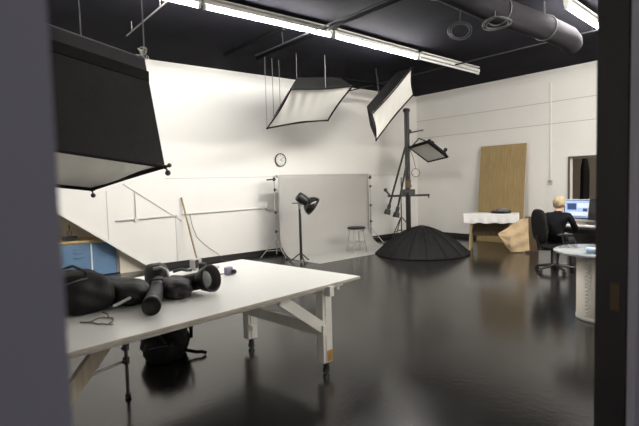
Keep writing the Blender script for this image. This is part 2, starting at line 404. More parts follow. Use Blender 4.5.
def pipe(pts, r, label, m='steel_dark', cat='pipe', group='pipes and rails under the ceiling', name='ceiling_pipe', hang=True):
    b = MB().tube(pts, r, 8)
    if hang:
        for f in (0.15, .85):
            q = V(pts[0]).lerp(V(pts[-1]), f); b.cyl(q, (q.x, q.y, ZC), .006, n=6)
    return tag(b.build(name, M[m]), label, cat, group)
pipe([(8.05, 2.2, 3.76), (8.05, 8.7, 3.76)], .014, 'thin conduit crossing the ceiling beyond the duct', 'rail')
pipe([(4.34, 1.6, 3.70), (4.34, 7.0, 3.70)], .012, 'pale thin rail crossing the ceiling over the middle of the lamp row', 'rail')
pipe([(4.05, 5.75, 3.78), (4.05, 7.5, 3.78)], .035, 'thick dark pipe close beside the pale thin rail')
pipe([(4.62, 3.0, 3.78), (4.62, 7.4, 3.78)], .028, 'second dark pipe running on the far side of the pale thin rail')
pipe([(2.29, 5.6, 3.74), (2.31, 7.2, 3.74)], .010, 'short pale rod between the first lamp and the big softbox', 'rope')
pipe([(6.3, 7.25, 3.62), (8.6, 7.45, 3.62)], .022, 'dark horizontal rail behind the tops of the two hanging softboxes')

# ------------------------------------------------------------------ softboxes
def softbox(name, label, P, n, h, taper, group=None, band=0.0, knobs=(), sag=.02, shift=(0, 0, 0)):
    P = [V(p) for p in P]; n = V(n).normalized(); c = sum(P, V()) / 4
    t = thing(name, label, 'softbox', c, 0, group)
    T = [c + (p - c) * taper + n * h + V(shift) for p in P]
    def lerp4(Q, u, v): return (Q[0] * (1 - u) * (1 - v) + Q[3] * u * (1 - v) + Q[1] * (1 - u) * v + Q[2] * u * v)
    PULL = .045 if not band else .012
    m = MB()
    f1 = 1 - band
    for i in range(4):
        a, b = P[i], P[(i + 1) % 4]; ta, tb = a.lerp(T[i], f1), b.lerp(T[(i + 1) % 4], f1)
        def fn(u, v, a=a, b=b, ta=ta, tb=tb):
            q = a.lerp(b, u).lerp(ta.lerp(tb, u), v); inn = (c + n * h * .5 - q); inn -= n * inn.dot(n)
            return q + inn.normalized() * (math.sin(math.pi * u) * (PULL * (1 - v) + .035 * math.sin(math.pi * v)))
        m.grid(fn, 10, 8)
    if not band: m.add(T, [(0, 1, 2, 3)])
    m.build('shell', M['black_fabric'], t)
    if band:
        b_ = MB()
        for i in range(4):
            a, b = P[i].lerp(T[i], f1), P[(i + 1) % 4].lerp(T[(i + 1) % 4], f1)
            b_.add([a, b, T[(i + 1) % 4], T[i]], [(0, 1, 2, 3)])
        b_.add(T, [(0, 1, 2, 3)])
        b_.build('top_flap', M['navy_fabric'], t)
        s_ = MB()
        for i in range(4):
            out = (P[i] - c).normalized() * .004
            a, b = P[i].lerp(T[i], f1) + out, P[(i + 1) % 4].lerp(T[(i + 1) % 4], f1) + (P[(i + 1) % 4] - c).normalized() * .004
            s_.bar(a, b, .012, .09, up=n)
        s_.build('seam_band', M['black_trim'], t)
        e_ = MB()
        for i in range(4): e_.cyl(T[i], T[(i + 1) % 4], .006, n=6)
        e_.build('piping', M['grey_cable'], t)
    def df(u, v):
        uu = u + PULL * .6 * (1 - 2 * u) * math.sin(math.pi * v); vv = v + PULL * 1.1 * (1 - 2 * v) * math.sin(math.pi * u)
        q = lerp4(P, uu, vv); wr = .016 * math.sin(u * 34 + v * 7) * math.sin(math.pi * v) ** .5 * max(0, .8 - u) * (.4 + v)
        return q + n * (.02 + sag * math.sin(math.pi * u) * math.sin(math.pi * v) + wr)
    MB().grid(df, 56, 28).build('diffuser', M['diffuser'], t)
    e = MB()
    for i in range(4):
        a, b = P[i], P[(i + 1) % 4]; inn = c - (a + b) / 2; inn = inn.normalized()
        e.tube([a.lerp(b, k_ / 10) + inn * (PULL * math.sin(math.pi * k_ / 10)) for k_ in range(11)], .012, 8)
    for p in P: e.ball(p, .018, 8)
    e.build('rim', M['black_trim'], t)
    c = c + V(shift); r = MB().cyl(c + n * h, c + n * (h + .06), .10, n=20); r.cyl(c + n * (h + .06), c + n * (h + .12), .07, .065, n=16); c = c - V(shift)
    r.build('lamp_head', M['black_plastic'], t)
    for i in knobs:
        k_ = MB(); q = P[i]; o = (q - c).normalized() * .02
        k_.cyl(q, q + o + V((0, 0, -.035)), .008, n=8).cyl(q, q + o * 1.6 + V((0, 0, .012)), .012, n=8)
        k_.ball(q + o + V((0, 0, -.05)), .024, 12).ball(q + o * 1.8 + V((0, 0, .014)), .019, 10)
        k_.build('corner_knob', M['black_plastic'], t)
    return t, T
# the big one in the foreground
P1 = V((1.52, 3.935, 1.714)); u = V((-.963, -.241, .124)).normalized(); v = V((-.258, .954, -.149)).normalized(); n0 = V((.082, .176, .981)).normalized()
LU, LV = 1.55, 1.186
big, Tb = softbox('overhead_softbox', 'huge black softbox hanging in the foreground, white face turned down', [P1, P1 + v * LV, P1 + v * LV + u * LU, P1 + u * LU], n0, .95, .86, 'hanging softboxes', band=.17, knobs=(0, 1), sag=.03)
def rope(par, p0, p1, r=.005, sagz=0.0):
    p0 = V(p0); p1 = V(p1); pts = [p0.lerp(p1, i / 10) - V((0, 0, sagz * math.sin(math.pi * i / 10))) for i in range(11)]
    b = MB().tube(pts, r, 6)
    return b.build('suspension_cord', M['rope'], par)
for q in Tb[:3]: rope(big, q, (q.x, q.y, ZC))
# bundle of chain on the corner
ch = MB(); rnd = random.Random(3)
for i in range(16):
    ch.torus(Tb[0] + V((rnd.uniform(-.05, .03), rnd.uniform(-.02, .06), rnd.uniform(-.005, .09))), .016, .0035, (rnd.uniform(-1, 1), rnd.uniform(-1, 1), rnd.uniform(-1, 1)), 10, 5)
ch.build('chain_bundle', M['chrome'], big)

sb2P = [(4.848, 7.501, 2.566), (4.839, 6.697, 3.148), (6.570, 7.005, 3.430), (6.579, 7.808, 2.848)]
sb2, T2 = softbox('overhead_softbox', 'hanging softbox with wide white face, above the wall clock', sb2P, (-.24, .58, .778), .44, .70, 'hanging softboxes', sag=.03, shift=(.24, -.06, 0))
sb3P = [(6.616, 6.548, 2.818), (7.115, 6.932, 2.372), (8.13, 6.775, 3.374), (7.632, 6.39, 3.80)]
sb3, T3 = softbox('overhead_softbox', 'steeply tilted hanging softbox seen edge-on, above the tall camera column', sb3P, (-.282, .851, .419), .38, .75, 'hanging softboxes', shift=(.09, -.05, -.02))
def ctr(T): return sum(T, V()) / 4
c2 = ctr(T2); c3 = ctr(T3)
for q, rr in ((V(sb2P[1]).lerp(V(sb2P[2]), .52), .008), (T2[0], .005), (T2[1], .005), (V(sb2P[0]), .004), (V(sb2P[0]).lerp(T2[0], .5), .005)):
    rope(sb2, q, (q.x, q.y, ZC), rr)
MBc = MB().cyl(c3 + V((-.282, .851, .419)).normalized() * .10, (c3.x - .05, c3.y + .15, ZC), .014, n=8)
MBc.build('suspension_rod', M['black_metal'], sb3)

# ------------------------------------------------------------------ wall clock, thermostat, conduits
ck = thing('wall_clock', 'round black-rimmed clock on the white back wall', 'clock', (6.033, BW, 1.95))
cc = V((6.033, BW, 2.07)); ax = (0, -1, 0)
MB().lathe([(0, 0), (.135, 0), (.148, .012), (.148, .035), (.130, .04), (.126, .022), (0, .022)], cc, ax, 32).build('rim', M['black_plastic'], ck)
MB().cyl(cc + V((0, -.02, 0)), cc + V((0, -.026, 0)), .126, n=32).build('dial', M['clock_face'], ck)
mk = MB()
for i in range(12):
    a = i * math.pi / 6; d = V((math.sin(a), 0, math.cos(a))); mk.bar(cc + d * .09 + V((0, -.028, 0)), cc + d * .108 + V((0, -.028, 0)), .010 if i % 3 == 0 else .006, .003, up=(0, 1, 0))
mk.build('hour_marks', M['black_plastic'], ck)
def hand(a, l, w_): 
    d = V((math.sin(a), 0, math.cos(a))); MB().bar(cc - d * .015 + V((0, -.031, 0)), cc + d * l + V((0, -.031, 0)), w_, .003, up=(0, 1, 0)).build('hand', M['black_plastic'], ck)
hand(math.radians(130), .065, .008); hand(math.radians(50), .095, .006)
th = thing('thermostat', 'small white thermostat box on the right wall under a conduit', 'thermostat', (RW, 5.08, 1.36))
MB().box((RW - .018, 5.08, 1.41), (.036, .10, .11)).build('body', M['light_plastic'], th, .006)
MB().box((RW - .038, 5.08, 1.425), (.004, .05, .03)).build('display', M['grey_plastic'], th)
struct(MB().cyl((RW - .012, 5.08, 1.465), (RW - .012, 5.08, 3.6), .010, n=8).build('trim_20', M['pipe_white']))
def wpipe(pts, r, label, name='wall_conduit'):
    return tag(MB().tube(pts, r, 8).build(name, M['pipe_white']), label, 'conduit', 'white conduits on the back wall')
wp = thing('wall_conduit', 'long white conduit along the back wall ending in a round box beside the backdrop', 'conduit', (4.8, BW, 1.0), 0, 'white conduits on the back wall')
MB().tube([(3.7, BW - .02, 1.01), (5.62, BW - .02, 1.03)], .016, 8).build('pipe', M['pipe_white'], wp)
MB().cyl((5.66, BW, 1.03), (5.66, BW - .05, 1.03), .055, n=16).cyl((5.66, BW - .02, 1.03), (5.66, BW - .02, 1.14), .016, n=8).build('junction_box', M['pipe_white'], wp)
wp2 = thing('wall_conduit', 'short white conduit with a tee, above the blue cabinet', 'conduit', (2.82, BW, .9), 0, 'white conduits on the back wall')
MB().tube([(2.47, BW - .02, .965), (3.60, BW - .02, .985)], .014, 8).build('pipe', M['seam'], wp2)
MB().tube([(2.83, BW - .02, .965), (2.83, BW - .02, 1.48)], .008, 8).build('riser', M['seam'], wp2)
MB().cyl((2.83, BW, .965), (2.83, BW - .045, .965), .04, n=14).build('fitting', M['pipe_white'], wp2)

# stick leaning on the wall and the loose cable
tag(MB().cyl((3.83, 8.45, 0), (3.70, 8.825, 1.33), .017, n=10).build('wooden_pole', M['stick']), 'thin wooden pole leaning against the white back wall', 'pole')
cb = [(3.86, 8.835, 1.0), (3.90, 8.835, .78), (3.98, 8.835, .55), (4.12, 8.835, .40), (4.26, 8.83, .28), (4.42, 8.82, .16), (4.50, 8.78, .02), (4.56, 8.68, .012), (4.70, 8.62, .012), (4.85, 8.70, .012)]
tag(MB().tube(cb, .0045, 6).build('wall_cable', M['grey_cable']), 'thin grey cable drooping down the back wall beside the wooden pole', 'cable')

# ------------------------------------------------------------------ cabinet under the stair
cab = thing('blue_cabinet', 'low blue two-door cabinet with a yellow wood top under the sloping wall', 'cabinet', (2.0, 9.3, 0))
MB().box((2.02, 9.36, .31), (1.30, .56, .60)).build('body', M['beige'], cab)
for x0, x1 in ((1.60, 2.09), (2.11, 2.52)):
    MB().box(((x0 + x1) / 2, 9.07, .30), (x1 - x0, .025, .57)).build('door', M['blue'], cab, .004)
MB().box((2.10, 9.055, .30), (.022, .02, .58)).build('divider', M['white_plain'], cab)
MB().box((1.585, 9.06, .30), (.03, .03, .60)).build('side_post', M['shelf_wood'], cab)
MB().box((2.02, 9.33, .635), (1.36, .62, .035)).build('top', M['shelf_wood'], cab, .004)
hk = MB()
for z in (.52, .45, .37): hk.tube([(1.80, 9.05, z), (1.86, 9.035, z - .012), (1.92, 9.035, z - .012), (1.98, 9.05, z)], .006, 6)
hk.build('handle', M['grey_plastic'], cab)
tb = thing('black_tool_box', 'small black box with a wire clip on top of the blue cabinet', 'box', (1.80, 9.2, .6525))
MB().box((1.80, 9.2, .692), (.22, .12, .08)).build('box', M['black_plastic'], tb, .008)
MB().tube([(1.78, 9.2, .73), (1.77, 9.2, .80), (1.80, 9.2, .86), (1.83, 9.2, .80), (1.82, 9.2, .73)], .005, 6).tube([(1.80, 9.2, .86), (1.80, 9.2, .93)], .010, 6).build('wire_clip', M['grey_cable'], tb)

# ------------------------------------------------------------------ stands
def tripod_legs(t, c, zc, spread, zfoot, m, a0=.4, r=.010, brace=True):
    c = V(c)
    for i in range(3):
        a = a0 + i * 2 * math.pi / 3; d = V((math.cos(a), math.sin(a), 0))
        f = c + d * spread + V((0, 0, zfoot)); top = c + d * .025 + V((0, 0, zc))
        leg = MB().cyl(top, f, r, n=8)
        if brace: leg.cyl(c + V((0, 0, zc * .42)), top.lerp(f, .62), r * .7, n=6)
        leg.build('leg', M[m], t)
        MB().ball(f, (r * 1.9, r * 1.9, zfoot if zfoot > .008 else .012), 8).build('rubber_foot', M['black_plastic'], t)
bd = V((8.41 - 5.50, 8.42 - 8.28, 0))
def backdrop_stand(c, label, side):
    t = thing('backdrop_stand', label, 'light stand', c, 0, 'backdrop stands'); c = V(c)
    MB().cyl(c + V((0, 0, .08)), c + V((0, 0, .95)), .014, n=10).cyl(c + V((0, 0, .95)), c + V((0, 0, 1.66)), .010, n=10).build('pole', M['chrome'], t)
    for z in (.55, .95, 1.42): MB().cyl(c + V((0, 0, z - .03)), c + V((0, 0, z + .03)), .021, n=10).cyl(c + V((0, 0, z)), c + V((.045, -.02, z)), .010, n=6).build('collar', M['black_plastic'], t)
    tripod_legs(t, c, .38, .34, .012, 'chrome', a0=.55 if side < 0 else .9)
    MB().cyl(c + V((-.02, -.02, 1.60)), c + V((-.02, -.02, 1.68)), .026, n=10).bar(c + V((-.19 if side < 0 else -.10, -.02, 1.63)), c + V((.02, -.02, 1.64)), .028, .03).build('clamp', M['black_plastic'], t)
    return t
A = V((5.500, 8.30, 0)); B = V((8.420, 8.44, 0))
backdrop_stand(A, 'chrome backdrop stand beside the round wall box, holding the left end of grey paper', -1)
backdrop_stand(B, 'chrome backdrop stand holding the end of grey paper nearest the room corner', 1)
bk = thing('paper_backdrop', 'wide grey seamless paper backdrop hanging between two chrome stands', 'backdrop', (6.95, 8.3, 0))
e = (B - A).normalized(); nn = V((e.y, -e.x, 0))
MB().cyl(A + V((-.03, 0, 1.70)), B + V((.03, 0, 1.70)), .014, n=10).build('crossbar', M['chrome'], bk)
MB().cyl(A + e * .06 + V((0, 0, 1.70)), B - e * .09 + V((0, 0, 1.70)), .032, n=16).build('roll', M['paper_grey'], bk)
def pf(u, v):
    s_ = v * 2.75; Lz = 1.70; Rr = .45
    hang = Lz - Rr
    q = A + e * (.07 + u * (2.92 - .17)) + nn * .036
    if s_ < hang: z = Lz - s_; o = 0
    elif s_ < hang + Rr * math.pi / 2: a = (s_ - hang) / Rr; z = Rr - Rr * math.sin(a) + .004; o = Rr - Rr * math.cos(a)
    else: z = .004; o = Rr + s_ - hang - Rr * math.pi / 2
    return q + nn * (o + .008 * math.sin(u * 9) * math.sin(v * 6)) + V((0, 0, z))
MB().grid(pf, 24, 40, thick=.002).build('paper', M['paper_grey'], bk)
# monolight with reflector on its stand
sl = thing('studio_light', 'black flash head with bowl reflector on a slim stand before the grey backdrop', 'studio light', (5.55, 7.52, 0))
c = V((5.55, 7.52, 0))
MB().cyl(c + V((0, 0, .03)), c + V((0, 0, 1.06)), .024, .021, n=12).build('pole', M['black_metal'], sl)
MB().cyl(c + V((.035, 0, .05)), c + V((.03, 0, .95)), .006, n=6).build('power_cord', M['grey_cable'], sl)
tripod_legs(sl, c, .16, .22, .012, 'black_metal', a0=.2, r=.012, brace=False)
rvv = V((.778, -.628, 0)); fww = V((.628, .778, 0))
H0 = V((5.61, 7.50, 1.235)); ra = (rvv * .74 + fww * .22 + V((0, 0, -.55))).normalized()
MB().cyl(c + V((0, 0, 1.04)), c + V((.01, 0, 1.14)), .028, n=10).bar(c + V((.01, 0, 1.10)), H0 + V((-.03, .02, -.02)), .05, .06).build('bracket', M['grey_plastic'], sl)
MB().lathe([(0, -.12), (.08, -.115), (.098, -.08), (.10, .04), (.085, .10), (.07, .14), (0, .14)], H0, ra, 24).build('flash_head', M['black_plastic'], sl)
bw = [(.065, .09), (.11, .105), (.155, .15), (.185, .21), (.198, .27)]
MB().lathe(bw + [(.192, .27), (.178, .21), (.148, .158), (.10, .115), (0, .11)], H0, ra, 32).build('reflector_bowl', M['black_gloss'], sl)
MB().lathe([(.190, .271), (.176, .212), (.146, .160), (.10, .118), (0, .113)], H0, ra, 32).build('reflector_lining', M['silver'], sl)
MB().ball(H0 + ra * .16, .035, 12).build('flash_bulb', M['white_plain'], sl)
MB().cyl(H0 - rvv * .20 + V((0, 0, -.08)), H0 - rvv * .02 + V((0, 0, -.08)), .012, n=8).build('tilt_handle', M['black_plastic'], sl)

# stool
st = thing('metal_stool', 'round metal shop stool with dark seat at the end of the backdrop', 'stool', (7.13, 7.60, 0))
c = V((7.13, 7.60, 0))
MB().lathe([(0, .515), (.16, .515), (.19, .52), (.20, .54), (.19, .56), (.16, .565), (0, .56)], c, (0, 0, 1), 28).build('seat', M['black_metal'], st)
MB().torus(c + V((0, 0, .50)), .185, .012, n=28).build('seat_rim', M['chrome'], st)
for i in range(4):
    a = i * math.pi / 2 + .5; d = V((math.cos(a), math.sin(a), 0))
    MB().tube([c + d * .15 + V((0, 0, .51)), c + d * .19 + V((0, 0, .25)), c + d * .235 + V((0, 0, .008))], .013, 8).build('leg', M['chrome'], st)
MB().torus(c + V((0, 0, .22)), .195, .009, n=28).build('foot_ring', M['chrome'], st)

# tall camera column with cross arm
cs = thing('camera_column', 'tall black studio camera column on a floor base with a sliding cross arm', 'camera stand', (9.09, 7.80, 0))
c = V((9.09, 7.80, 0))
MB().box(c + V((0, 0, .05)), (.80, .70, .08), rz=.3).build('base', M['black_metal'], cs, .01)
for sx in (-1, 1):
    for sy in (-1, 1):
        MB().cyl(c + V((sx * .33 - .01, sy * .28, .02)), c + V((sx * .33 + .02, sy * .28, .02)), .0195, n=12).build('caster', M['black_plastic'], cs)
cm = MB().cyl(c + V((0, 0, .09)), c + V((.01, .02, 3.22)), .062, n=20)
for a in (0, 1.57, 3.14, 4.71): cm.bar(c + V((.062 * math.cos(a), .062 * math.sin(a), .1)), c + V((.01 + .062 * math.cos(a), .02 + .062 * math.sin(a), 3.2)), .016, .02)
cm.build('column', M['black_metal'], cs)
MB().lathe([(0, 0), (.075, 0), (.085, .02), (.085, .07), (.06, .09), (0, .09)], c + V((.01, .02, 3.20)), n=20).build('cap', M['black_plastic'], cs)
rv = V((.778, -.628, 0)); fwv = V((.628, .778, 0))
MB().box(c + V((0, 0, 1.24)), (.30, .26, .16), rz=math.atan2(-.628, .778)).cyl(c - fwv * .15 + V((0, 0, 1.22)), c - fwv * .25 + V((0, 0, 1.22)), .04, n=14).build('carriage', M['black_plastic'], cs, .01)
MB().bar(c - rv * .52 - fwv * .10 + V((0, 0, 1.17)), c + rv * .50 - fwv * .10 + V((0, 0, 1.17)), .05, .05).build('cross_arm', M['black_metal'], cs)
MB().cyl(c - rv * .45 - fwv * .10 + V((0, 0, 1.17)), c - rv * .56 - fwv * .1 + V((0, 0, 1.30)), .022, n=8).ball(c - rv * .57 - fwv * .1 + V((0, 0, 1.32)), .045, 10).build('arm_crank', M['black_plastic'], cs)
MB().cyl(c + rv * .48 - fwv * .10 + V((0, 0, 1.17)), c + rv * .48 - fwv * .10 + V((0, 0, 1.10)), .015, n=8).build('end_hook', M['black_plastic'], cs)
MB().box(c - fwv * .07 + V((0, 0, 1.45)), (.11, .05, .20), rz=math.atan2(-.628, .778)).cyl(c + rv * .04 - fwv * .09 + V((0, 0, 1.40)), c + rv * .04 - fwv * .12 + V((0, 0, 1.40)), .03, n=12).build('scale_plate', M['brass'], cs)

# boom light: a small softbox on a boom with counterweight, and its stand
bl = thing('boom_light', 'small softbox light on a thin counterweighted boom beside the tall camera column', 'boom light', (9.46, 8.36, 0))
c = V((9.46, 8.36, 0))
MB().cyl(c + V((0, 0, .06)), c + V((0, 0, .95)), .016, n=10).cyl(c + V((0, 0, .95)), V((9.05, 7.98, 1.62)), .012, n=8).build('pole', M['black_metal'], bl)
tripod_legs(bl, c, .58, .44, .012, 'black_metal', a0=1.1, r=.013)
Lp = V((8.70, 8.10, .86)); Tp = V((9.18, 7.80, 2.74)); Lp2 = V((8.50, 7.64, .82)); Tp2 = V((8.82, 7.50, 2.29))
MB().cyl(Lp, Tp, .025, n=10).build('boom_arm', M['black_metal'], bl)
MB().cyl(Lp2, Tp2, .023, n=10).build('boom_arm', M['black_metal'], bl)
for q, tq in ((Lp, Tp), (Lp2, Tp2)):
    d = (q - tq).normalized(); MB().cyl(q - d * .10, q + d * .03, .045, n=14).cyl(q + d * .03, q + d * .15, .07, .085, n=14).build('counterweight', M['black_plastic'], bl)
MB().bar(Tp + V((-.02, .02, -.04)), Tp + rv * .34 + V((0, 0, .02)), .035, .035).ball(Tp, .05, 10).build('boom_head', M['black_plastic'], bl)
lpn = [Tp2 + V((0, 0, -.4)) + rv * (.05 * math.sin(i * .6)) + V((0, 0, -.02 * i)) for i in range(12)]
MB().torus(V((9.17, 7.62, 1.72)), .10, .007, (-.6, -.78, 0.1), 20, 6).tube([V((9.17, 7.62, 1.82)), V((8.98, 7.52, 2.05)), Tp2], .006, 6).build('cable_loop', M['black_plastic'], bl)
smP = [V((9.1, 7.758, 2.337)), V((9.658, 7.628, 1.986)), V((9.555, 6.969, 2.066)), V((8.997, 7.099, 2.418))]
sn = V((.536, .019, .844)).normalized(); sc_ = sum(smP, V()) / 4
stp = [sc_ + (p - sc_) * .78 + sn * .13 for p in smP]
m = MB()
for i in range(4): m.add([smP[i], smP[(i + 1) % 4], stp[(i + 1) % 4], stp[i]], [(0, 1, 2, 3)])
m.add(stp, [(0, 1, 2, 3)]); m.build('softbox_shell', M['black_fabric'], bl)
MB().grid(lambda a, b: smP[0] * (1 - a) * (1 - b) + smP[3] * a * (1 - b) + smP[1] * (1 - a) * b + smP[2] * a * b + sn * (.012 + .015 * math.sin(math.pi * a) * math.sin(math.pi * b)), 10, 10).build('softbox_diffuser', M['diffuser'], bl)
m = MB()
for i in range(4): m.cyl(smP[i], smP[(i + 1) % 4], (.016, .018, .032, .034)[i], n=8); m.cyl(smP[i], stp[i], .012, n=8)
m.build('softbox_rim', M['black_trim'], bl)
MB().cyl(sc_ + sn * .13, sc_ + sn * .30, .075, .06, n=14).tube([sc_ + sn * .26, smP[0].lerp(smP[3], .4) + sn * .20, Tp2], .016, 8).ball(smP[3] + sn * .1 + (sc_ - smP[3]) * .25, .05, 10).ball(stp[2] + sn * .05, .05, 10).build('softbox_head', M['black_plastic'], bl)

# big black dome lying on the floor
dm = thing('softbox_dome', 'big black octagonal dome softbox lying face down on the glossy floor', 'softbox', (7.96, 6.475, 0))
c = V((7.96, 6.475, 0)); NR = 16; RD = .98; HD = .56
def dome_pt(u, v):
    a = u * 2 * math.pi; t = v
    rib = abs(math.cos(a * NR / 2)); scal = 1 - .035 * (1 - rib) * math.sin(math.pi * min(1, t * 1.1)) - .03 * (1 - rib) * t
    r = RD * t * scal
    z = HD * (1 - t ** 1.7) + .012
    return c + V((r * math.cos(a), r * math.sin(a), z))
MB().grid(lambda a, b: dome_pt(a, .04 + b * .96), NR * 6, 14).build('shell', M['dome'], dm)
rb = MB()
for i in range(NR): rb.tube([dome_pt(i / NR, .06 + .94 * k / 12) + V((0, 0, .004)) for k in range(13)], .008, 6)
rb.build('rib_seams', M['black_trim'], dm)
MB().tube([dome_pt(k / 96, 1.0) for k in range(97)], .014, 6).build('rim', M['black_trim'], dm)
MB().lathe([(.05, .0), (.075, .0), (.08, .03), (.05, .04), (0, .035)], c + V((0, 0, HD - .01)), n=20).build('speed_ring', M['black_plastic'], dm)

# ------------------------------------------------------------------ board, small table and paper at the right wall
pb = V((RW - .30, 6.18, 0))
R_ = Matrix.Rotation(math.radians(5.5), 3, 'Y')
bo = MB().box(V((RW - .30, 6.175, 0)) + R_ @ V((0, 0, 1.165)) + V((0, 0, .003)), (.02, 1.17, 2.33), R=R_)
tag(bo.build('plywood_panel', M['oak']), 'tall oak-coloured wooden panel leaning against the right wall', 'panel')
wt = thing('work_table', 'small wooden trestle table in front of the leaning oak panel', 'table', (9.20, 5.60, 0))
ta = math.atan2(5.13 - 6.041, 9.372 - 8.879); td = V((math.cos(ta), math.sin(ta), 0)); tn = V((-td.y, td.x, 0))
tc_ = V((9.125, 5.585, 0)) + tn * .22
if tn.x < 0: tc_ = V((9.125, 5.585, 0)) - tn * .22; tn = -tn
MB().box(tc_ + V((0, 0, .745)), (1.0, .44, .05), rz=ta).build('table_top', M['rough_wood'], wt)
for s_ in (-1, 1):
    q = tc_ + td * (.40 * s_)
    for g in (-1, 1):
        MB().bar(q + tn * (.16 * g) + td * (-.02 * s_) + V((0, 0, .72)), q + tn * (.20 * g) + td * (.03 * s_) + V((0, 0, 0.0)), .13, .045, up=td).build('leg', M['rough_wood'], wt)
    MB().bar(q - tn * .18 + V((0, 0, .30)), q + tn * .18 + V((0, 0, .30)), .03, .07).build('stretcher', M['rough_wood'], wt)
MB().box(tc_ + tn * .12 + V((0, 0, .48)), (.80, .02, .40), rz=ta).build('back_panel', M['brown_board'], wt)
# white cover draped over it
def cov(u, v):
    L_, W_, Z_ = 1.12, .50, .785
    # v: front drop - top - back drop
    d_ = .20; tot = W_ + 2 * d_; s_ = v * tot
    if s_ < d_: y = -W_ / 2; z = Z_ - (d_ - s_)
    elif s_ < d_ + W_: y = -W_ / 2 + (s_ - d_); z = Z_
    else: y = W_ / 2; z = Z_ - (s_ - d_ - W_)
    drop = (Z_ - z) / d_
    y += (-1 if s_ < d_ + W_ / 2 else 1) * .012 * drop * math.sin(u * 38)
    z += .010 * drop * math.sin(u * 23 + 1)
    return tc_ + td * ((u - .5) * L_) + tn * y + V((0, 0, z))
tag(MB().grid(cov, 60, 36, thick=.003).build('table_cover', M['white_cloth']), 'white paper cover folded over the small trestle table by the oak panel', 'table cover')
tr = thing('wire_tray', 'flat dark oval tray on the white covered table by the oak panel', 'tray', tc_ + td * .22 + V((0, 0, .787)))
q = tc_ + td * .20 + V((0, 0, .790))
MB().lathe([(0, 0), (.19, 0), (.215, .03), (.22, .045), (.205, .045), (.19, .012), (0, .010)], q, n=28).build('dish', M['black_metal'], tr)
m = MB()
for i in range(4): m.torus(q + V((.01 * i, -.01 * i, .03 + .012 * i)), .15 - .01 * i, .010, (.1 * i, .05, 1), 24, 6)
m.build('cable', M['grey_plastic'], tr)
# kraft paper
def kr2(u, v):
    # outline : lower edge from a point at mid height down to the floor, upper edge rising to the right
    lo = [V((9.00, 5.33, .36)), V((9.10, 5.22, .12)), V((9.14, 5.13, .012)), V((9.27, 4.97, .012)), V((9.36, 4.86, .05))]
    hi = [V((9.02, 5.35, .40)), V((9.20, 5.25, .50)), V((9.30, 5.15, .60)), V((9.38, 5.05, .68)), V((9.45, 4.93, .70))]
    def pl(P, t):
        f = t * (len(P) - 1); i = min(int(f), len(P) - 2); return P[i].lerp(P[i + 1], f - i)
    q = pl(lo, u).lerp(pl(hi, u), v)
    return q + V((-.62, -.5, 0)) * (.09 * math.sin(math.pi * v) * math.sin(math.pi * min(1, u + .1)) + .018 * math.sin(u * 14 + v * 6) + .012 * math.sin(v * 17 - u * 5))
tag(MB().grid(kr2, 26, 22, thick=.002).build('kraft_paper', M['kraft']), 'crumpled sheet of brown kraft paper propped beside the white covered table', 'paper')
R2 = Matrix.Rotation(math.radians(-51), 3, 'Z') @ Matrix.Rotation(math.radians(12), 3, 'X')
tag(MB().box(V((9.60, 4.93, .362)), (.26, .02, .72), R=Matrix.Rotation(math.radians(-51), 3, 'Z')).build('brown_board', M['brown_board']), 'narrow dark brown board standing behind the kraft paper', 'board')

# ------------------------------------------------------------------ office chair, desk, computer, person
oc = thing('office_chair', 'charcoal office chair with a tall rounded back, occupied by the seated person', 'chair', (7.744, 3.60, 0))
c = V((7.744, 3.60, 0))
yaw = math.radians(-33); fx = V((math.cos(yaw), math.sin(yaw), 0)); fy = V((-fx.y, fx.x, 0))
for i in range(5):
    a = .3 + i * 2 * math.pi / 5; d = V((math.cos(a), math.sin(a), 0))
    MB().tube([c + d * .03 + V((0, 0, .11)), c + d * .17 + V((0, 0, .095)), c + d * .29 + V((0, 0, .07))], .022, 8, rad=[.03, .024, .018]).build('base_leg', M['black_plastic'], oc)
    MB().cyl(c + d * .29 + fy * .02 + V((0, 0, .027)), c + d * .29 - fy * .02 + V((0, 0, .027)), .027, n=12).cyl(c + d * .29 + V((0, 0, .03)), c + d * .29 + V((0, 0, .075)), .01, n=8).build('caster', M['black_plastic'], oc)
MB().cyl(c + V((0, 0, .08)), c + V((0, 0, .36)), .026, n=12).build('gas_post', M['grey_plastic'], oc)
MB().ball(c + fx * .04 + V((0, 0, .405)), (.25, .25, .05), 20).build('seat', M['chair_fabric'], oc)
MB().tube([c - fx * .10 + V((0, 0, .37)), c - fx * .27 + V((0, 0, .38)), c - fx * .31 + V((0, 0, .60))], .02, 8).build('back_bracket', M['black_plastic'], oc)
def bkf(d): return 1.0
Rb = Matrix.Rotation(yaw, 3, 'Z') @ Matrix.Rotation(math.radians(-5), 3, 'Y')
bmk = MB()
def superell(d):
    return 1.0 / max(1e-4, (abs(d.y) ** 3 + abs(d.z) ** 3 + abs(d.x) ** 3)) ** (1 / 3)
bmk.ball(c - fx * .26 + V((0, 0, .755)), (.050, .20, .275), 24, R=Rb, fn=superell)
bmk.build('backrest', M['chair_fabric'], oc)
for s_ in (-1, 1):
    b0 = c + fy * (.24 * s_)
    MB().tube([c + fy * (.16 * s_) + V((0, 0, .37)), b0 + V((0, 0, .38)), b0 + fx * -.02 + V((0, 0, .58)), b0 + fx * -.04 + V((0, 0, .615))], .014, 8).build('arm_post', M['black_plastic'], oc)
    MB().box(b0 + fx * .02 + V((0, 0, .63)), (.24, .055, .03), rz=yaw).build('armrest', M['black_plastic'], oc, .01)

